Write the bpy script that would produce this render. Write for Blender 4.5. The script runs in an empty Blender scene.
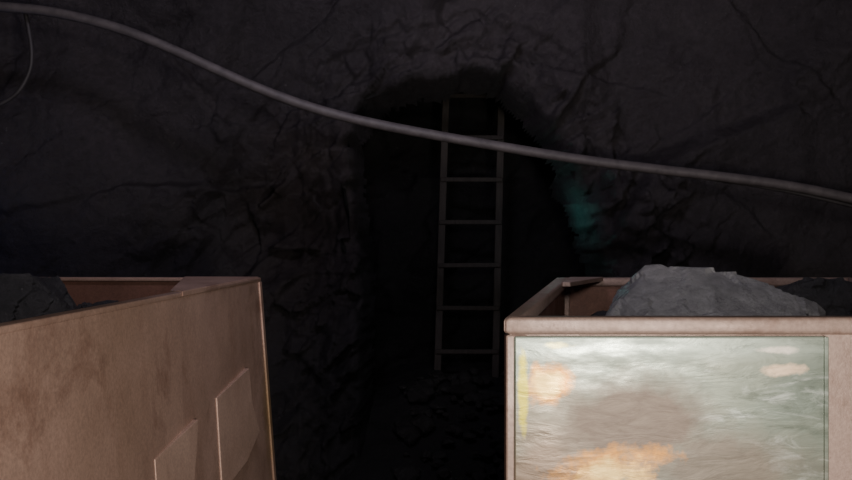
import bpy, bmesh, math, random
import numpy as np
from mathutils import Vector, noise, Matrix
random.seed(7); rng=np.random.default_rng(11)
S=bpy.context.scene

# ---------------------------------------------------------------- materials
def new_mat(name):
    m=bpy.data.materials.new(name); m.use_nodes=True
    nt=m.node_tree; b=nt.nodes['Principled BSDF']
    return m,nt,b
def N(nt,t,**k):
    n=nt.nodes.new(t)
    for a,v in k.items():
        if a in n.inputs.keys(): n.inputs[a].default_value=v
        else: setattr(n,a,v)
    return n
def noise_n(nt,scale,detail=6,rough=.6,vec=None,dist=0):
    n=N(nt,'ShaderNodeTexNoise'); n.inputs['Scale'].default_value=scale
    n.inputs['Detail'].default_value=detail; n.inputs['Roughness'].default_value=rough
    n.inputs['Distortion'].default_value=dist
    if vec is not None: nt.links.new(vec,n.inputs['Vector'])
    return n.outputs['Fac']
def coords(nt,scale=(1,1,1),rot=(0,0,0)):
    t=N(nt,'ShaderNodeTexCoord'); m=N(nt,'ShaderNodeMapping')
    m.inputs['Scale'].default_value=scale; m.inputs['Rotation'].default_value=rot
    nt.links.new(t.outputs['Object'],m.inputs['Vector']); return m.outputs['Vector']
def ramp(nt,fac,stops):
    r=N(nt,'ShaderNodeValToRGB'); nt.links.new(fac,r.inputs['Fac'])
    e=r.color_ramp.elements
    while len(e)<len(stops): e.new(.5)
    for i,(p,c) in enumerate(stops):
        e[i].position=p; e[i].color=(c,c,c,1) if not isinstance(c,tuple) else (*c,1)
    return r.outputs['Color']
def mrange(nt,v,a,b,c,d):
    n=N(nt,'ShaderNodeMapRange'); nt.links.new(v,n.inputs[0])
    for i,x in enumerate((a,b,c,d)): n.inputs[i+1].default_value=x
    return n.outputs[0]
def mix(nt,f,a,b,mode='MIX'):
    m=N(nt,'ShaderNodeMix'); m.data_type='RGBA'; m.blend_type=mode
    for sock,val in ((m.inputs[0],f),(m.inputs[6],a),(m.inputs[7],b)):
        if isinstance(val,(int,float)): sock.default_value=val
        elif isinstance(val,tuple): sock.default_value=(*val,1)
        else: nt.links.new(val,sock)
    return m.outputs[2]
def bump(nt,b,h,strength,dist=.02,prev=None):
    n=N(nt,'ShaderNodeBump'); n.inputs['Strength'].default_value=strength
    n.inputs['Distance'].default_value=dist; nt.links.new(h,n.inputs['Height'])
    if prev is not None: nt.links.new(prev,n.inputs['Normal'])
    nt.links.new(n.outputs['Normal'],b.inputs['Normal']); return n.outputs['Normal']
def blob(nt,centre,radii):
    t=N(nt,'ShaderNodeTexCoord')
    s=N(nt,'ShaderNodeVectorMath',operation='SUBTRACT'); s.inputs[1].default_value=centre
    nt.links.new(t.outputs['Object'],s.inputs[0])
    d=N(nt,'ShaderNodeVectorMath',operation='DIVIDE'); d.inputs[1].default_value=radii
    nt.links.new(s.outputs[0],d.inputs[0])
    l=N(nt,'ShaderNodeVectorMath',operation='LENGTH'); nt.links.new(d.outputs[0],l.inputs[0])
    return l.outputs['Value']
def madd(nt,a,b,op='ADD'):
    m=N(nt,'ShaderNodeMath',operation=op)
    for i,v in enumerate((a,b)):
        if isinstance(v,(int,float)): m.inputs[i].default_value=v
        else: nt.links.new(v,m.inputs[i])
    return m.outputs[0]

def rock_mat(name,dark,mid,light,rough=.7,speck=.25,glow_and_tone=False,b1=.4):
    m,nt,b=new_mat(name); v=coords(nt)
    base=ramp(nt,noise_n(nt,.8,8,.62,v,.4),[(.3,dark),(.52,mid),(.75,light)])
    fine=ramp(nt,noise_n(nt,26,8,.75,v),[(.3,.65),(.7,1.35)])
    col=mix(nt,1.0,base,fine,'MULTIPLY')
    sp=ramp(nt,noise_n(nt,60,3,.6,v),[(.66,0.),(.74,1.)])
    spm=ramp(nt,noise_n(nt,2.2,4,.6,v),[(.48,0.),(.62,1.)])
    f=madd(nt,madd(nt,sp,spm,'MULTIPLY'),speck,'MULTIPLY')
    col=mix(nt,f,col,(.32,.31,.31))
    if glow_and_tone:
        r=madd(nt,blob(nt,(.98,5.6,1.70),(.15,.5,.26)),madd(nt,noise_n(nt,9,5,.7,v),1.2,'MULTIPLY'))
        col=mix(nt,mrange(nt,r,.6,1.5,.75,0.),col,(.05,.15,.145))  # teal glow on the rock, painted into its colour
        r=madd(nt,blob(nt,(-.75,5.3,1.6),(.55,1.,.75)),noise_n(nt,5,6,.7,v))
        col=mix(nt,mrange(nt,r,.9,1.6,.6,0.),col,(.045,.029,.023))
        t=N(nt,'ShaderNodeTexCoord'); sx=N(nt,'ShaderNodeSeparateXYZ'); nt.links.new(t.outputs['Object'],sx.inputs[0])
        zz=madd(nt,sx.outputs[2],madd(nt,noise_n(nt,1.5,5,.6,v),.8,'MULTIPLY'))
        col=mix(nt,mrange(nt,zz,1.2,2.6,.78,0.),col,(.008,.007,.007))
    nt.links.new(col,b.inputs['Base Color'])
    nt.links.new(ramp(nt,noise_n(nt,7,5,.6,v),[(.35,rough-.2),(.65,rough+.15)]),b.inputs['Roughness'])
    wv=N(nt,'ShaderNodeTexNoise'); wv.inputs['Scale'].default_value=6; wv.inputs['Detail'].default_value=5; nt.links.new(v,wv.inputs['Vector'])
    sc=N(nt,'ShaderNodeVectorMath',operation='SCALE'); sc.inputs[3].default_value=.10; nt.links.new(wv.outputs['Color'],sc.inputs[0])
    ad=N(nt,'ShaderNodeVectorMath',operation='ADD'); nt.links.new(v,ad.inputs[0]); nt.links.new(sc.outputs[0],ad.inputs[1])
    vo=N(nt,'ShaderNodeTexVoronoi'); vo.inputs['Scale'].default_value=6.5; nt.links.new(ad.outputs[0],vo.inputs['Vector'])
    p=bump(nt,b,vo.outputs['Distance'],b1*.45,.05)
    p=bump(nt,b,noise_n(nt,12,12,.76,v),b1*2.6,.045,p)
    bump(nt,b,noise_n(nt,80,8,.75,v),.6,.010,p)
    return m
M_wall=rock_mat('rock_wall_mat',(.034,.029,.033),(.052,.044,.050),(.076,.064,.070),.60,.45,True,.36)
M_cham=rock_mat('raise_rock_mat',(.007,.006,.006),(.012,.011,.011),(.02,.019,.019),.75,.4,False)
M_floor=rock_mat('floor_muck_mat',(.008,.007,.007),(.012,.011,.011),(.02,.018,.018),.85,.3)
M_rub=rock_mat('rubble_mat',(.012,.011,.011),(.022,.020,.019),(.040,.037,.036),.6,.5)
M_ore=rock_mat('ore_grey_mat',(.27,.27,.285),(.38,.375,.385),(.52,.505,.505),.38,.7,b1=.30)
M_ore2=rock_mat('ore_dark_mat',(.04,.04,.045),(.075,.072,.075),(.13,.122,.122),.55,.5,b1=.4)

def steel_mat(name,a,c,rustc,rust_lo=.58,yellow=None,amt=.4):
    m,nt,b=new_mat(name); v=coords(nt); vs=coords(nt,(3,3,.7))
    col=mix(nt,ramp(nt,noise_n(nt,1.6,7,.6,v,.5),[(.35,0.),(.68,1.)]),a,c)
    st=ramp(nt,noise_n(nt,2.2,6,.62,vs),[(.54,0.),(.78,1.)])
    col=mix(nt,madd(nt,st,amt*.6,'MULTIPLY'),col,rustc)
    ru=ramp(nt,noise_n(nt,3.5,10,.75,v,.3),[(rust_lo,0.),(rust_lo+.14,1.)])
    col=mix(nt,madd(nt,ru,amt,'MULTIPLY'),col,rustc)
    gr=ramp(nt,noise_n(nt,120,3,.7,v),[(.3,.82),(.7,1.14)])
    col=mix(nt,1.0,col,gr,'MULTIPLY')
    # scraped paint nicks
    nk=ramp(nt,noise_n(nt,34,4,.6,v),[(.70,0.),(.74,.5)])
    col=mix(nt,nk,col,rustc)
    if yellow:
        ctr,rad=yellow
        r=madd(nt,blob(nt,ctr,rad),madd(nt,noise_n(nt,22,5,.7,v),1.0,'MULTIPLY'))
        col=mix(nt,mrange(nt,r,.8,1.4,.6,0.),col,(.30,.20,.07))
    nt.links.new(col,b.inputs['Base Color'])
    b.inputs['Metallic'].default_value=.25
    nt.links.new(ramp(nt,noise_n(nt,6,5,.6,v),[(.3,.34),(.7,.6)]),b.inputs['Roughness'])
    bump(nt,b,noise_n(nt,30,8,.65,v),.15,.01)
    return m
M_tubL=steel_mat('dusty_tub_steel',(.50,.335,.265),(.40,.26,.195),(.18,.085,.055),.54,((-.645,3.80,.85),(.10,.12,.40)),.55)
M_patch=steel_mat('patch_plate_steel',(.60,.42,.335),(.50,.34,.26),(.25,.13,.08),.6,None,.4)
M_tubR=steel_mat('dusty_tub_steel_pale',(.42,.305,.255),(.34,.24,.195),(.16,.08,.055),.54,None,.55)
M_rust=steel_mat('rusty_interior',(.20,.10,.07),(.28,.14,.10),(.07,.04,.03),.5)
M_dark=steel_mat('grimy_chassis',(.06,.05,.045),(.09,.07,.06),(.05,.03,.02),.5)

def plate_mat():
    m,nt,b=new_mat('worn_plate_painted_glare'); v=coords(nt)
    vs=coords(nt,(2.2,1,8),(0,.10,0))
    base=mix(nt,ramp(nt,noise_n(nt,3.0,7,.6,v,.6),[(.35,0.),(.65,1.)]),(.19,.23,.185),(.28,.305,.235))
    st=ramp(nt,noise_n(nt,2.6,9,.70,vs,.9),[(.54,0.),(.68,1.)])
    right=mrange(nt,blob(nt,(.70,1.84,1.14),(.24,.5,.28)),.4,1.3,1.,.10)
    base=mix(nt,madd(nt,madd(nt,st,.7,'MULTIPLY'),right,'MULTIPLY'),base,(.62,.66,.60))  # pale sheen streaks painted into the base colour
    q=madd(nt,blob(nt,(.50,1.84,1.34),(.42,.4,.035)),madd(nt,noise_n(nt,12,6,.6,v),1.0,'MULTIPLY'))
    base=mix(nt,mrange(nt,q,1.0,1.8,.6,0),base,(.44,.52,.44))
    r=madd(nt,blob(nt,(.44,1.84,1.18),(.16,.4,.10)),madd(nt,noise_n(nt,5,10,.68,v),1.6,'MULTIPLY'))
    m1=mrange(nt,r,1.35,1.95,.95,0)
    r=madd(nt,blob(nt,(.60,1.84,1.09),(.22,.4,.09)),madd(nt,noise_n(nt,5,10,.68,v),1.6,'MULTIPLY'))
    m2=mrange(nt,r,1.3,2.0,.8,0)
    q=madd(nt,blob(nt,(.25,1.84,1.05),(.12,.4,.24)),noise_n(nt,7,8,.65,v))
    m3=mrange(nt,q,.8,1.6,.85,0)
    mot=ramp(nt,noise_n(nt,9,9,.7,vs,.4),[(.3,(.135,.098,.075)),(.7,(.23,.178,.138))])
    base=mix(nt,m3,base,(.27,.185,.13))
    base=mix(nt,madd(nt,m1,m2,'MAXIMUM'),base,mot)
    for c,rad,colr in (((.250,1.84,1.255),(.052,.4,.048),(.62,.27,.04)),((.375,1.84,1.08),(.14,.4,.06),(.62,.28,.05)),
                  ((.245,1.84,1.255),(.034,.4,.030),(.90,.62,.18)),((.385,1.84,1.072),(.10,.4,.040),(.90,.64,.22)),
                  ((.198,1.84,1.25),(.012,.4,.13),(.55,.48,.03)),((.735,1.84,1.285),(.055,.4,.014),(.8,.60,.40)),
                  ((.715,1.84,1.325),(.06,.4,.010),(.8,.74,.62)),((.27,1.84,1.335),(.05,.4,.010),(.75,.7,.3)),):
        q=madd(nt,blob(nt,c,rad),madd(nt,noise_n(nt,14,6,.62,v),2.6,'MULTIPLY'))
        base=mix(nt,mrange(nt,q,1.7,2.2,1,0),base,colr)  # warm lamp glare painted on as yellow and pale patches
    nt.links.new(base,b.inputs['Base Color'])
    b.inputs['Metallic'].default_value=.35
    ro=ramp(nt,noise_n(nt,5,6,.65,vs),[(.35,.22),(.65,.45)])
    ro2=mix(nt,madd(nt,m1,m2,'MAXIMUM'),ro,(.50,.50,.50))
    nt.links.new(ro2,b.inputs['Roughness'])
    bump(nt,b,noise_n(nt,4,6,.55,vs,.8),.12,.010)
    return m
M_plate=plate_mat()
def simple(name,c1,c2,scale,rough,vec=(1,1,1),bs=.3):
    m,nt,b=new_mat(name); v=coords(nt,vec)
    f=noise_n(nt,scale,7,.65,v)
    nt.links.new(ramp(nt,f,[(.3,c1),(.7,c2)]),b.inputs['Base Color'])
    b.inputs['Roughness'].default_value=rough; bump(nt,b,f,bs,.01); return m
M_hose=simple('dusty_rubber',(.055,.048,.051),(.115,.10,.102),14,.6)
M_cable=simple('thin_cable_rubber',(.025,.022,.025),(.05,.045,.048),14,.6)
M_wood=simple('old_timber',(.024,.019,.016),(.046,.037,.032),9,.8,(6,6,.6),.5)
M_rail=simple('track_steel',(.06,.045,.04),(.14,.11,.09),10,.5)

# ---------------------------------------------------------------- mesh helpers
def obj_from(name,verts,faces,mat,parent=None,smooth=False,mats=None,fm=None):
    me=bpy.data.meshes.new(name); me.from_pydata([tuple(map(float,v)) for v in verts],[],faces); me.update()
    for m in (mats or [mat]): me.materials.append(m)
    if fm: me.polygons.foreach_set('material_index',fm)
    if smooth: me.polygons.foreach_set('use_smooth',[True]*len(me.polygons))
    o=bpy.data.objects.new(name,me); S.collection.objects.link(o)
    if parent: o.parent=parent
    return o
def empty(name):
    e=bpy.data.objects.new(name,None); e.empty_display_size=.2; S.collection.objects.link(e); return e
def bevel(o,w,seg=2):
    b=o.modifiers.new('bevel','BEVEL'); b.width=w; b.segments=seg; b.limit_method='ANGLE'; b.angle_limit=math.radians(35)
def prism(name,poly_bot,poly_top,mat,parent=None,bv=.004,seg=2):
    n=len(poly_bot); vs=list(poly_bot)+list(poly_top)
    fs=[tuple(range(n-1,-1,-1)),tuple(range(n,2*n))]+[(i,(i+1)%n,n+(i+1)%n,n+i) for i in range(n)]
    o=obj_from(name,vs,fs,mat,parent)
    bm=bmesh.new(); bm.from_mesh(o.data); bmesh.ops.recalc_face_normals(bm,faces=bm.faces); bm.to_mesh(o.data); bm.free()
    if bv: bevel(o,bv,seg)
    return o
def box(name,a,b,mat,parent=None,bv=.004):
    (x0,y0,z0),(x1,y1,z1)=a,b
    return prism(name,[(x0,y0,z0),(x1,y0,z0),(x1,y1,z0),(x0,y1,z0)],[(x0,y0,z1),(x1,y0,z1),(x1,y1,z1),(x0,y1,z1)],mat,parent,bv)
def beam(name,p,q,w,t,mat,parent=None,bv=.004,up=Vector((0,0,1))):
    p=Vector(p);q=Vector(q);d=(q-p).normalized(); s=d.cross(up).normalized(); u=s.cross(d)
    c=[(-w/2,-t/2),(w/2,-t/2),(w/2,t/2),(-w/2,t/2)]
    return prism(name,[p+s*a+u*b for a,b in c],[q+s*a+u*b for a,b in c],mat,parent,bv)
def grid_mesh(name,P,mat,keep=None,smooth=True):
    nv,nu=P.shape[:2]; idx=np.arange(nv*nu).reshape(nv,nu)
    f=np.stack([idx[:-1,:-1],idx[:-1,1:],idx[1:,1:],idx[1:,:-1]],-1).reshape(-1,4)
    if keep is not None: f=f[keep.reshape(-1)]
    o=obj_from(name,P.reshape(-1,3),[tuple(map(int,r)) for r in f],mat,smooth=smooth)
    bm=bmesh.new(); bm.from_mesh(o.data)
    bmesh.ops.delete(bm,geom=[v for v in bm.verts if not v.link_faces],context='VERTS')
    bm.to_mesh(o.data); bm.free(); return o
def nz(p,s,oct=4,off=0.):
    a=np.empty(len(p))
    for i,q in enumerate(p):
        a[i]=noise.fractal(Vector((q[0]*s+off,q[1]*s+off*1.7,q[2]*s-off)),1.0,2.1,oct)
    return a
def slabs(P2,n,bounds,tilt,offs,ang=0.,stretch=1.,seed=0,blend=.03):
    """facetted displacement: nearest cell's own tilted plane, chamfered into its neighbour"""
    r=np.random.default_rng(seed); (x0,x1,z0,z1)=bounds
    C=np.stack([r.uniform(x0,x1,n),r.uniform(z0,z1,n)],1)
    T=r.normal(0,tilt,(n,2)); O=r.normal(0,offs,n)
    R=np.array([[math.cos(ang),math.sin(ang)],[-math.sin(ang)*stretch,math.cos(ang)*stretch]])
    A=(P2@R.T).astype(np.float32); B=(C@R.T).astype(np.float32)
    out=np.empty(len(P2))
    for i in range(0,len(P2),8000):
        D=((A[i:i+8000,None]-B[None])**2).sum(-1); k2=np.argpartition(D,1,axis=1)[:,:2]
        dd=np.take_along_axis(D,k2,1); sw=dd[:,0]>dd[:,1]; k2[sw]=k2[sw][:,::-1]; dd.sort(axis=1)
        h=[O[k2[:,j]]+((P2[i:i+8000]-C[k2[:,j]])*T[k2[:,j]]).sum(1) for j in (0,1)]
        g=np.sqrt(dd[:,1])-np.sqrt(dd[:,0]); w=.5+.5*np.clip(g/blend,0,1)
        out[i:i+8000]=h[0]*w+h[1]*(1-w)
    return out
def seg_dist(P2,pts,closed=False):
    d=np.full(len(P2),1e9); n=len(pts)
    for i in range(n if closed else n-1):
        a=np.array(pts[i]);b=np.array(pts[(i+1)%n]);ab=b-a
        t=np.clip(((P2-a)@ab)/(ab@ab),0,1); d=np.minimum(d,np.linalg.norm(P2-(a+t[:,None]*ab),axis=1))
    return d
def inside(P2,poly):
    c=np.zeros(len(P2),bool);n=len(poly);x=P2[:,0];z=P2[:,1]
    for i in range(n):
        x1,z1=poly[i];x2,z2=poly[(i+1)%n]
        if z1==z2: continue
        k=((z1>z)!=(z2>z))&(x<(x2-x1)*(z-z1)/(z2-z1)+x1); c^=k
    return c
def sstep(a,b,x):
    t=np.clip((x-a)/(b-a),0,1); return t*t*(3-2*t)

# ---------------------------------------------------------------- rock wall with raise opening
YW=5.3
arch=[(-.40,-.3),(-.40,.6),(-.40,1.2),(-.45,1.75),(-.48,2.12),(-.42,2.36),(-.28,2.46),(.0,2.51),(.18,2.55),(.34,2.56),(.48,2.52),
      (.60,2.40),(.74,2.25),(.86,2.06),(.93,1.88),(1.00,1.70),(1.06,1.45),(1.12,1.15),(1.18,.6),(1.2,-.3)]
def wall_y(X,Z):
    P2=np.stack([X,Z],1); P3=np.stack([X,np.full_like(X,0),Z],1)
    warp=np.stack([nz(P3,1.5,2,3.1),nz(P3,1.5,2,9.4)],1)*.08
    warp2=np.stack([nz(P3,11,4,1.1),nz(P3,11,4,4.4)],1)*.014
    Pw=P2+warp+warp2
    Pa=P2+warp*.15+warp2*1.6
    da=seg_dist(Pa,arch,True); ins=inside(Pa,arch)
    B=(-4.4,4.4,-.5,4.2)
    rimz=np.exp(-(da/.28)**2)
    leftrough=np.exp(-(((X+.95)/.6)**2+((Z-1.65)/.55)**2))
    rightrough=np.exp(-(((X-1.35)/.40)**2+((Z-1.6)/.6)**2))
    lower=sstep(1.5,.6,Z)*.4
    rough=np.clip(.02+rimz*1.0+leftrough*.9+rightrough*.6+lower,0,1.15)
    y=np.full(len(X),YW)
    y-=.5*np.clip(Z-2.55,0,None)**2
    y-=nz(P3,.55,4,2.)*.20
    y-=slabs(Pw,40,B,.075,.006,.5,1.4,5,.12)
    y-=slabs(Pw,150,B,.10,.004,.55,1.8,6,.045)*(.45+rough*1.1)
    y-=slabs(P2+warp2,700,B,.34,.020,.7,2.0,8,.006)*np.clip(rough,.05,2)
    y-=slabs(P2+warp2,4500,B,.42,.005,.9,1.8,18,.006)*np.clip(rough,.14,1)
    y-=nz(P3,2.5,8,5.)*.020*(.9+rough*.5)
    cr=[[(-2.45,2.95),(-2.38,2.72),(-2.42,2.5),(-2.5,2.35)],[(-.95,2.62),(-.7,2.80),(-.5,2.98)],
        [(-.55,2.40),(-.38,2.55),(-.1,2.62),(.12,2.78),(.3,2.84)],[(.34,2.60),(.6,2.66),(.85,2.5),(1.2,2.44)],
        [(1.2,1.9),(1.35,1.7),(1.5,1.45),(1.55,1.2)],[(1.3,1.98),(1.7,1.92),(2.0,1.6)],[(-1.6,2.7),(-1.3,2.45),(-1.15,2.2)],
        [(.12,2.76),(.2,2.62)],[(-.95,2.2),(-.7,2.3),(-.5,2.25)],[(1.8,2.9),(2.0,2.6),(2.3,2.45)]]
    dm=np.full(len(X),9.)
    for c in cr:
        d=seg_dist(Pw,c); dm=np.minimum(dm,d)
        a=np.array(c[0]); e=np.array(c[-1]); ab=e-a; side=((Pw-a)[:,0]*ab[1]-(Pw-a)[:,1]*ab[0])/np.linalg.norm(ab)
        y-=.045*np.exp(-(d/.16)**2)*sstep(-.010,.010,side)
    y+=.018*np.exp(-(dm/.012)**2)
    sd=np.where(ins,da,-da)
    n8=nz(P3,4,4,8.)
    y+=sstep(-.05,0,sd)*.04+.05*sstep(-.155,-.145,sd+.06*n8)+.055*sstep(-.29,-.28,sd+.11*n8)
    y+=np.where(ins,da*8,0)
    y+=.30*leftrough-.10*rimz
    return y,sd
xs=np.arange(-3.9,3.9,.0145); zs=np.arange(-.15,3.75,.0145)
X,Z=np.meshgrid(xs,zs); y,sd=wall_y(X.ravel(),Z.ravel())
P=np.stack([X,y.reshape(X.shape),Z],-1); sdg=sd.reshape(X.shape)
k=np.minimum.reduce([sdg[:-1,:-1],sdg[1:,:-1],sdg[:-1,1:],sdg[1:,1:]])<.055
wall=grid_mesh('wall_back',P,M_wall,k)

ap=np.array(arch); L=[]
for i in range(len(ap)-1):
    n=max(2,int(np.linalg.norm(ap[i+1]-ap[i])/.04))
    for t in np.linspace(0,1,n,endpoint=False): L.append(ap[i]*(1-t)+ap[i+1]*t)
L.append(ap[-1]); L=np.array(L); dep=np.linspace(0,1,44)
Q=np.zeros((len(dep),len(L),3))
c0=np.array([.36,1.0])
for j,s in enumerate(dep):
    grow=.0+.30*s; v=L-c0
    nrm=v/np.linalg.norm(v,axis=1)[:,None]
    out=L+nrm*grow
    out[:,1]+=np.where(L[:,1]>2.0,(L[:,1]-2.0)*4.0*min(1,s*2.2),0)
    Q[j,:,0]=out[:,0];Q[j,:,1]=5.5+s*1.6;Q[j,:,2]=out[:,1]
q=Q.reshape(-1,3); ds=nz(q,1.5,4,3.)*.10+nz(q,6,4,1.)*.035+slabs(np.stack([q[:,1],q[:,2]],1),260,(5,7.6,-.5,5),.25,.03,.4,1.6,3)
dirv=np.stack([q[:,0]-.36,np.zeros(len(q)),q[:,2]-1.0],1); dirv/=np.linalg.norm(dirv,axis=1)[:,None]
q=q+dirv*(ds[:,None]*.6+.05)
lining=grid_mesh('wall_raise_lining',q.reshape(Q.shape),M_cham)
xb=np.arange(-1.2,2.1,.03); zb=np.arange(-.2,5.4,.03); XB,ZB=np.meshgrid(xb,zb)
pb=np.stack([XB.ravel(),np.zeros(XB.size),ZB.ravel()],1)
yb=6.95-nz(pb,1.,4,6.)*.12-slabs(pb[:,[0,2]],200,(-1.2,2.1,-.2,4.4),.3,.03,.7,1.8,9)-nz(pb,7,4,2.)*.02
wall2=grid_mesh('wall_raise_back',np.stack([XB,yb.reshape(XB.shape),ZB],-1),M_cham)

def rock_plane(name,fn,nu,nv,mat,amp=.12,nrm=(0,0,1)):
    U,V=np.meshgrid(np.linspace(0,1,nu),np.linspace(0,1,nv)); P=fn(U,V); p=P.reshape(-1,3)
    d=nz(p,.8,5,4.)*amp+nz(p,4,4,1.)*amp*.25
    p=p+np.array(nrm)[None]*d[:,None]; return grid_mesh(name,p.reshape(P.shape),mat)
rock_plane('ceiling',lambda U,V:np.stack([-3.9+7.8*U,-4.1+9.0*V,3.62-.25*(2*U-1)**2+.0*V],-1),110,120,M_wall)
rock_plane('wall_left',lambda U,V:np.stack([-3.8+0*U,-4.1+9.9*U,-.1+3.8*V],-1),110,60,M_wall,.12,(1,0,0))
rock_plane('wall_right',lambda U,V:np.stack([3.8+0*U,-4.1+9.9*U,-.1+3.8*V],-1),110,60,M_wall,.12,(1,0,0))
rock_plane('wall_front',lambda U,V:np.stack([-3.9+7.8*U,-4.0+0*U,-.1+3.8*V],-1),90,60,M_wall,.12,(0,1,0))
def floor_h(x,y):
    k=sstep(4.5,6.2,np.asarray(y,float)); s=np.exp(-((np.asarray(x,float)-.3)/1.3)**2)
    return .04+.50*k*s+.12*k
U,V=np.meshgrid(np.linspace(-3.9,3.9,170),np.linspace(-4.1,7.1,240))
pf=np.stack([U.ravel(),V.ravel(),np.zeros(U.size)],1)
zf=floor_h(pf[:,0],pf[:,1])-.04+(nz(pf,2.2,5,2.)*.035+nz(pf,9,3,7.)*.012)*(.35+sstep(3.9,4.6,pf[:,1]))
grid_mesh('floor',np.stack([U,V,zf.reshape(U.shape)],-1),M_floor)

# ---------------------------------------------------------------- rocks
def rock_geo(center,size,seed,sub=3,rot=0.,cuts=9):
    r=random.Random(seed); bm=bmesh.new(); bmesh.ops.create_icosphere(bm,subdivisions=sub,radius=1)
    planes=[]
    for i in range(cuts):
        n=Vector((r.gauss(0,1),r.gauss(0,1),r.gauss(0,1))).normalized(); planes.append((n,r.uniform(.5,.82)))
    for v in bm.verts:
        p=v.co.copy()
        for n,d in planes:
            t=p.dot(n)
            if t>d: p-=n*(t-d)
        nn=noise.fractal(p*1.8+Vector((seed,0,0)),1,2,4)
        p*=1+.09*nn; v.co=p
    M=Matrix.Translation(center)@Matrix.Rotation(rot,4,'Z')@Matrix.Diagonal((size[0],size[1],size[2],1))
    bm.transform(M); vs=[v.co.copy() for v in bm.verts]; fs=[tuple(v.index for v in f.verts) for f in bm.faces]; bm.free(); return vs,fs
def rocks(name,items,mat,parent=None,sub=3,smooth=False):
    V=[];F=[]
    for it in items:
        vs,fs=rock_geo(it[0],it[1],it[2],sub,it[3])
        o=len(V);V+=vs;F+=[tuple(i+o for i in f) for f in fs]
    return obj_from(name,V,F,mat,parent,smooth)
def hull_rock(name,pts,mat,seed,lvl=4,amp=.02):
    """angular blasted boulder: convex hull of given corners, then fractal-roughened"""
    bm=bmesh.new()
    for p in pts: bm.verts.new(p)
    bmesh.ops.convex_hull(bm,input=bm.verts[:])
    bmesh.ops.delete(bm,geom=[v for v in bm.verts if not v.link_faces],context='VERTS')
    bmesh.ops.triangulate(bm,faces=bm.faces[:])
    for _ in range(lvl):
        long=[e for e in bm.edges if e.calc_length()>.014]
        if not long: break
        bmesh.ops.subdivide_edges(bm,edges=long,cuts=1); bmesh.ops.triangulate(bm,faces=bm.faces[:])
    bm.normal_update()
    r=random.Random(int(seed)); cs=[]
    for i in range(70):
        v=r.choice(bm.verts[:]); n=Vector((r.gauss(0,1),r.gauss(0,1),r.gauss(0,1))); cs.append((v.co.copy(),n.normalized()*r.uniform(.0,.30),r.uniform(-.006,.006)))
    new=[]
    for v in bm.verts:
        q=v.co+Vector((noise.noise(v.co*14),noise.noise(v.co*14+Vector((5,0,0))),noise.noise(v.co*14+Vector((0,9,0)))))*.015
        c,t,o=min(cs,key=lambda e:(e[0]-q).length_squared)
        a=noise.fractal(v.co*9+Vector((seed,0,0)),1,2,6)
        new.append(v.co+v.normal*((v.co-c).dot(t)+o+a*amp*.25))
    for v,c in zip(bm.verts,new): v.co=c
    me=bpy.data.meshes.new(name); bm.to_mesh(me); bm.free(); me.materials.append(mat)
    o=bpy.data.objects.new(name,me); S.collection.objects.link(o); return o
items=[]
for i in range(420):
    x=random.gauss(.3,.7); yy=random.uniform(4.6,6.1)
    if abs(x-.33)>.5 and yy>4.95: yy=random.uniform(4.6,4.95)
    s=random.choice([.02,.03,.04,.05,.06,.08])*random.uniform(.8,1.3)
    items.append((Vector((x,yy,float(floor_h(x,yy))+s*.15)),(s,s*random.uniform(.7,1.2),s*random.uniform(.5,.8)),i,random.uniform(0,6)))
rocks('rubble_pile',items,M_rub,sub=2)

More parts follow.
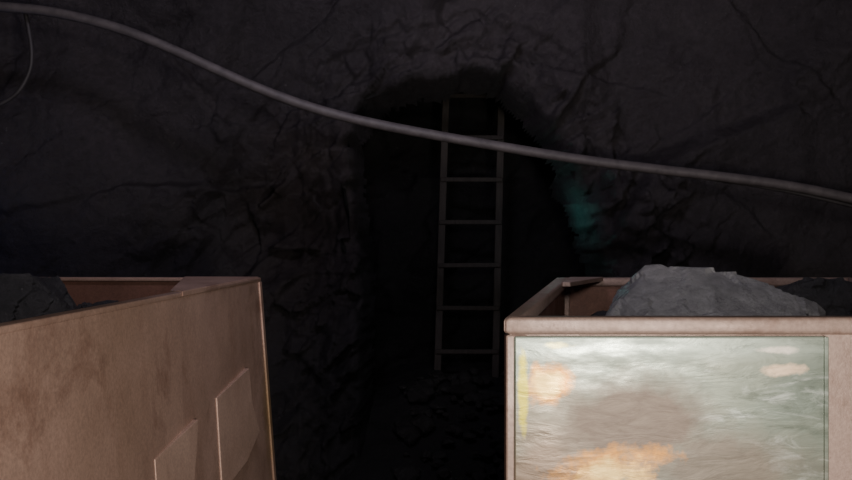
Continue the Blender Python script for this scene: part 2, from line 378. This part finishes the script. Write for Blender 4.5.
# ---------------------------------------------------------------- mine carts
def lerp(a,b,t): return tuple(a[i]*(1-t)+b[i]*t for i in range(len(a)))
def cart(name,corners,ztop,zbot,flare,mat,rimh=.03,rimo=.012,th=.022,rb=.005,fwd=.35):
    """corners (near-left, near-right, far-right, far-left) of the tub rim"""
    root=empty(name); c=[Vector((*p,0)) for p in corners]; cen=sum(c,Vector())/4
    root.location=(cen.x,cen.y,0)
    inv=Matrix.Translation((-cen.x,-cen.y,0))
    def add(o): o.parent=root; o.matrix_parent_inverse=inv.copy(); return o
    def off(p,d):
        v=(p-cen); return p+Vector((d if v.x>0 else -d,d if v.y>0 else -d,0))
    names=['panel_front','panel_right','panel_end','panel_left']
    for i in range(4):
        a,b=c[i],c[(i+1)%4]; ia,ib=off(a,-th),off(b,-th)
        at,bt,iat,ibt=[Vector((p.x,p.y,ztop)) for p in (a,b,ia,ib)]
        ab,bb=off(a,flare),off(b,flare); iab,ibb=off(ab,-th),off(bb,-th)
        ab,bb,iab,ibb=[Vector((p.x,p.y,zbot)) for p in (ab,bb,iab,ibb)]
        o=prism(names[i],[ab,bb,ibb,iab],[at,bt,ibt,iat],mat,None,.003)
        o.data.materials.append(M_rust)
        for f in o.data.polygons:
            mid=(iat+ibt+iab+ibb)/4
            if (f.center-mid).length<.005: f.material_index=1
        add(o)
        a2,b2=off(a,rimo),off(b,rimo); i1,i2=off(a,-.035),off(b,-.035)
        pts=[a2,b2,i2,i1]
        o=prism('rim_%d'%(i+1),[Vector((p.x,p.y,ztop-rimh)) for p in pts],[Vector((p.x,p.y,ztop+.002)) for p in pts],mat,None,rb,4)
        o.data.polygons.foreach_set('use_smooth',[True]*len(o.data.polygons)); add(o)
    for i in range(4):
        p=c[i]; q=off(p,flare)
        o1=off(p,.006); o2=off(q,.006); w=.045
        v=p-cen; sx=-math.copysign(w,v.x); sy=-math.copysign(w,v.y)
        bot=[(o2.x,o2.y,zbot),(o2.x+sx,o2.y,zbot),(o2.x+sx,o2.y+sy,zbot),(o2.x,o2.y+sy,zbot)]
        top=[(o1.x,o1.y,ztop-rimh-.001),(o1.x+sx,o1.y,ztop-rimh-.001),(o1.x+sx,o1.y+sy,ztop-rimh-.001),(o1.x,o1.y+sy,ztop-rimh-.001)]
        add(prism('corner_post_%d'%(i+1),bot,top,mat,None,.004))
    fl=[off(p,flare-.005) for p in c]
    add(prism('tub_floor',[(p.x,p.y,zbot-.02) for p in fl],[(p.x,p.y,zbot+.02) for p in fl],M_dark))
    m0=(c[0]+c[1])/2; m1=(c[3]+c[2])/2; ax=(m1-m0).normalized(); sd_=Vector((ax.y,-ax.x,0))
    for s in (-1,1):
        p=m0+ax*.1+sd_*s*.26; q_=m1-ax*.1+sd_*s*.26
        add(beam('chassis_beam_%d'%(s+2),(p.x,p.y,zbot-.08),(q_.x,q_.y,zbot-.08),.09,.12,M_dark))
    for k,t in enumerate((.22,.78)):
        cc=m0*(1-t)+m1*t
        bm=bmesh.new()
        bmesh.ops.create_cone(bm,cap_ends=True,segments=20,radius1=.028,radius2=.028,depth=.86,matrix=Matrix.Translation((cc.x,cc.y,.235))@sd_.to_track_quat('Z','Y').to_matrix().to_4x4())
        for s in (-1,1):
            w=cc+sd_*s*.36
            Mx=Matrix.Translation((w.x,w.y,.235))@(sd_*s).to_track_quat('Z','Y').to_matrix().to_4x4()
            bmesh.ops.create_cone(bm,cap_ends=True,segments=40,radius1=.125,radius2=.12,depth=.06,matrix=Mx)
            bmesh.ops.create_cone(bm,cap_ends=True,segments=40,radius1=.15,radius2=.15,depth=.018,matrix=Mx@Matrix.Translation((0,0,-.036)))
            bmesh.ops.create_cone(bm,cap_ends=True,segments=24,radius1=.05,radius2=.04,depth=.05,matrix=Mx@Matrix.Translation((0,0,.045)))
        me=bpy.data.meshes.new('wheelset_%d'%(k+1)); bm.to_mesh(me); bm.free(); me.materials.append(M_dark)
        o=bpy.data.objects.new('wheelset_%d'%(k+1),me); S.collection.objects.link(o); add(o)
    for s in (0,1):
        e=m0-ax*.02 if s==0 else m1+ax*.02; d=-ax if s==0 else ax
        add(beam('coupling_%d'%(s+1),(e.x,e.y,zbot-.08),(e.x+d.x*.12,e.y+d.y*.12,zbot-.08),.10,.08,M_dark))
    tr=empty('rail_track')
    for s in (-1,1):
        p=m0-ax*2.4+sd_*s*.36; q_=m1+ax*fwd+sd_*s*.36
        for nm,w,h,z in (('rail_head',.045,.03,.07),('rail_web',.014,.04,.045),('rail_foot',.09,.014,.022)):
            o=beam('%s_%d'%(nm,s+2),(p.x,p.y,z),(q_.x,q_.y,z),w,h,M_rail); o.parent=tr
    for k in range(9):
        cc=m0-ax*2.2+ax*(.58*k)
        o=beam('sleeper_%d'%(k+1),cc-sd_*.55,cc+sd_*.55,.16,.05,M_wood); o.parent=tr
    return root,add
ZT=1.39
L1=[(-1.90,1.42),(-.79,1.38),(-.70,3.80),(-1.83,3.86)]
rootL,addL=cart('mine_cart',L1,ZT,.42,.06,M_tubL,.014,.003,rb=.004)
g=[(-.705,3.79),(-.735,2.72),(-.79,2.78),(-1.02,3.80)]
addL(prism('corner_gusset',[(x,y_,ZT-.012) for x,y_ in g],[(x,y_,ZT+.006) for x,y_ in g],M_tubL,None,.003))
def on_left_wall(yy,z,o=0):
    t=(yy-1.38)/(3.80-1.38); xt=-.79*(1-t)-.70*t; k=(ZT-z)/(ZT-.42)
    return (xt+.06*k+o,yy,z)
def wall_plate(name,pts,thk,thk_far):
    y0=min(a for a,b in pts); y1=max(a for a,b in pts)
    addL(prism(name,[on_left_wall(a,b,-.003) for a,b in pts],[on_left_wall(a,b,thk+(thk_far-thk)*(a-y0)/(y1-y0)) for a,b in pts],M_patch,None,.002))
wall_plate('bent_bracket',[(3.02,1.02),(3.44,1.06),(3.46,.92),(3.54,.80),(3.34,.73),(3.02,.70)],.005,.020)
wall_plate('bracket_plate',[(2.40,.965),(2.66,.99),(2.76,1.0),(2.74,.93),(2.60,.62),(2.40,.64)],.004,.016)
R1=[(.170,1.85),(1.02,1.85),(1.80,3.80),(.56,3.79)]
rootR,addR=cart('mine_cart',R1,ZT,.42,.0,M_tubR,.034,.012,rb=.009)
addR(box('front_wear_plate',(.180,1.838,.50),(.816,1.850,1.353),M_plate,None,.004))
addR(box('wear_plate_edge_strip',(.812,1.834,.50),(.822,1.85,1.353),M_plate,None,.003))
g=[(.60,3.76),(.50,3.3),(.53,3.3),(.74,3.76)]
addR(prism('corner_gusset',[(x,y_,ZT-.012) for x,y_ in g],[(x,y_,ZT+.006) for x,y_ in g],M_tubR,None,.003))

def load(name,cor,zl,n,seed,mat,smin,smax,root):
    r=random.Random(seed); it=[]
    for i in range(n):
        u,v=r.uniform(.12,.88),r.uniform(.08,.92)
        a=lerp(cor[0],cor[1],u); b=lerp(cor[3],cor[2],u); p=lerp(a,b,v); s=r.uniform(smin,smax)
        it.append((Vector((p[0],p[1],zl+r.uniform(-.05,.05))),(s,s*r.uniform(.7,1.1),s*r.uniform(.5,.8)),seed*100+i,r.uniform(0,6)))
    return rocks(name,it,mat,sub=3)
loadL=load('ore_load',L1,1.14,170,3,M_ore2,.06,.12,None)
loadR=load('ore_load',R1,1.17,190,4,M_ore2,.06,.12,None)
b=hull_rock('boulder_1',[(.50,2.50,1.33),(.545,2.48,1.39),(.575,2.52,1.415),(.64,2.62,1.470),(.68,2.60,1.478),(.715,2.60,1.462),(.74,2.45,1.425),(.86,2.55,1.438),(.98,2.52,1.412),(1.05,2.5,1.392),(1.13,2.55,1.345),
    (1.10,2.9,1.36),(.85,2.95,1.42),(.60,2.85,1.40),(.5,2.6,1.24),(1.15,2.6,1.22),(1.1,3.0,1.2),(.6,3.0,1.2),(.60,2.34,1.30),(.80,2.30,1.33),(1.0,2.32,1.28)],M_ore,3.,6,.020); b.parent=loadR
b=hull_rock('boulder_2',[(1.25,3.1,1.38),(1.35,3.1,1.42),(1.5,3.15,1.40),(1.42,3.4,1.40),(1.2,3.3,1.34),(1.2,3.05,1.22),(1.55,3.1,1.2),(1.5,3.45,1.2),(1.2,3.4,1.2)],M_ore2,7.,5,.02); b.parent=loadR
b=hull_rock('boulder_1',[(-1.55,2.7,1.42),(-1.35,2.65,1.445),(-1.2,2.75,1.44),(-1.13,2.8,1.35),(-1.25,3.1,1.42),(-1.5,3.0,1.40),(-1.6,2.6,1.2),(-1.1,2.75,1.2),(-1.15,3.1,1.2),(-1.55,3.1,1.2),(-1.35,2.5,1.25)],M_ore2,12.,5,.02); b.parent=loadL
b=hull_rock('boulder_2',[(-1.35,3.5,1.30),(-1.25,3.5,1.31),(-1.1,3.5,1.29),(-1.0,3.6,1.2),(-1.4,3.5,1.2),(-1.2,3.75,1.25),(-1.2,3.35,1.2)],M_ore2,15.,5,.02); b.parent=loadL

# ---------------------------------------------------------------- ladder
lad=empty('ladder'); lad.location=(.34,6.3,.5); li=Matrix.Translation((-.34,-6.3,-.5))
def la(o): o.parent=lad; o.matrix_parent_inverse=li
bl,tl=Vector((.075,6.22,.50)),Vector((.165,6.44,3.3)); br,tr_=Vector((.475,6.22,.50)),Vector((.555,6.44,3.3))
la(beam('stile_1',bl,tl,.055,.05,M_wood,up=Vector((1,0,0)),bv=.006)); la(beam('stile_2',br,tr_,.055,.05,M_wood,up=Vector((1,0,0)),bv=.006))
for i in range(9):
    t=(.28+.298*i)/2.8
    p=bl.lerp(tl,t); q_=br.lerp(tr_,t)
    la(beam('rung_%d'%(i+1),p-Vector((.02,.03,random.uniform(-.006,.006))),q_+Vector((.02,-.03,0)),.03,.032,M_wood,bv=.006))

# ---------------------------------------------------------------- hose and cable
def tube(name,pts,r,mat):
    cu=bpy.data.curves.new(name,'CURVE'); cu.dimensions='3D'; cu.bevel_depth=r; cu.bevel_resolution=5; cu.resolution_u=10
    sp=cu.splines.new('NURBS'); sp.points.add(len(pts)-1); sp.use_endpoint_u=True; sp.order_u=4
    for p,c in zip(sp.points,pts): p.co=(*c,1)
    cu.materials.append(mat); o=bpy.data.objects.new(name,cu); S.collection.objects.link(o)
    dg=bpy.context.evaluated_depsgraph_get(); me=bpy.data.meshes.new_from_object(o.evaluated_get(dg)); me.name=name
    bpy.data.objects.remove(o); me.polygons.foreach_set('use_smooth',[True]*len(me.polygons))
    o=bpy.data.objects.new(name,me); S.collection.objects.link(o); return o
hp=[(-3.6,2.78),(-2.9,2.74),(-2.13,2.725),(-1.83,2.69),(-1.48,2.60),(-1.13,2.44),(-.83,2.30),(-.48,2.175),(-.03,2.085),(.47,2.00),(.87,1.935),(1.37,1.88),(1.82,1.825),(2.13,1.76),(2.7,1.62),(3.6,1.55)]
tube('air_hose',[(x,4.5,z) for x,z in hp],.025,M_hose)
tube('signal_cable',[(x,4.55+.012*math.sin(x*3),z+.014-.045*max(0,min(1,(x-.6)/1.5))) for x,z in hp],.011,M_cable)
tube('hanging_wire',[(-2.05,4.59,2.74),(-2.02,4.59,2.6),(-2.0,4.59,2.47),(-2.04,4.60,2.36),(-2.12,4.60,2.25),(-2.3,4.60,2.2)],.011,M_cable)

# ---------------------------------------------------------------- lights
def area(name,loc,target,size,e,col,sy=None):
    l=bpy.data.lights.new(name,'AREA'); l.energy=e; l.color=col; l.size=size
    if sy: l.shape='RECTANGLE'; l.size_y=sy
    o=bpy.data.objects.new(name,l); S.collection.objects.link(o); o.location=loc
    o.rotation_euler=(Vector(target)-Vector(loc)).to_track_quat('-Z','Y').to_euler(); return o
area('work_light',(.25,-.5,2.15),(.0,3,1.2),.4,32,(1,.93,.90))
area('low_cart_fill',(.85,-.7,1.10),(-.1,2.2,1.05),.35,64,(1,.90,.81))  # added low warm light to brighten the cart faces
area('upper_wall_fill',(-.3,2.4,3.2),(0,5.3,2.7),.5,22,(.86,.79,1.0),.3)  # added unseen light to brighten the upper wall
def pt(name,loc,e,col,r=.05):
    l=bpy.data.lights.new(name,'POINT'); l.energy=e; l.color=col; l.shadow_soft_size=r
    o=bpy.data.objects.new(name,l); S.collection.objects.link(o); o.location=loc
pt('teal_glow_fill',(.80,5.72,1.70),.38,(.35,1,.9))  # added point light that makes the teal glow at the arch edge
pt('blue_haze_fill',(-2.75,4.6,1.65),1.8,(.25,.35,1))  # added point light for the bluish haze on the left
w=bpy.data.worlds.new('world'); S.world=w; w.use_nodes=True
w.node_tree.nodes['Background'].inputs[0].default_value=(.5,.52,.6,1); w.node_tree.nodes['Background'].inputs[1].default_value=.01

c=bpy.data.cameras.new('camera'); co=bpy.data.objects.new('camera',c); S.collection.objects.link(co)
co.location=(0,0,1.55); co.rotation_euler=(math.radians(90),0,0); c.lens=38.03; c.sensor_width=36; c.clip_start=.05
S.camera=co
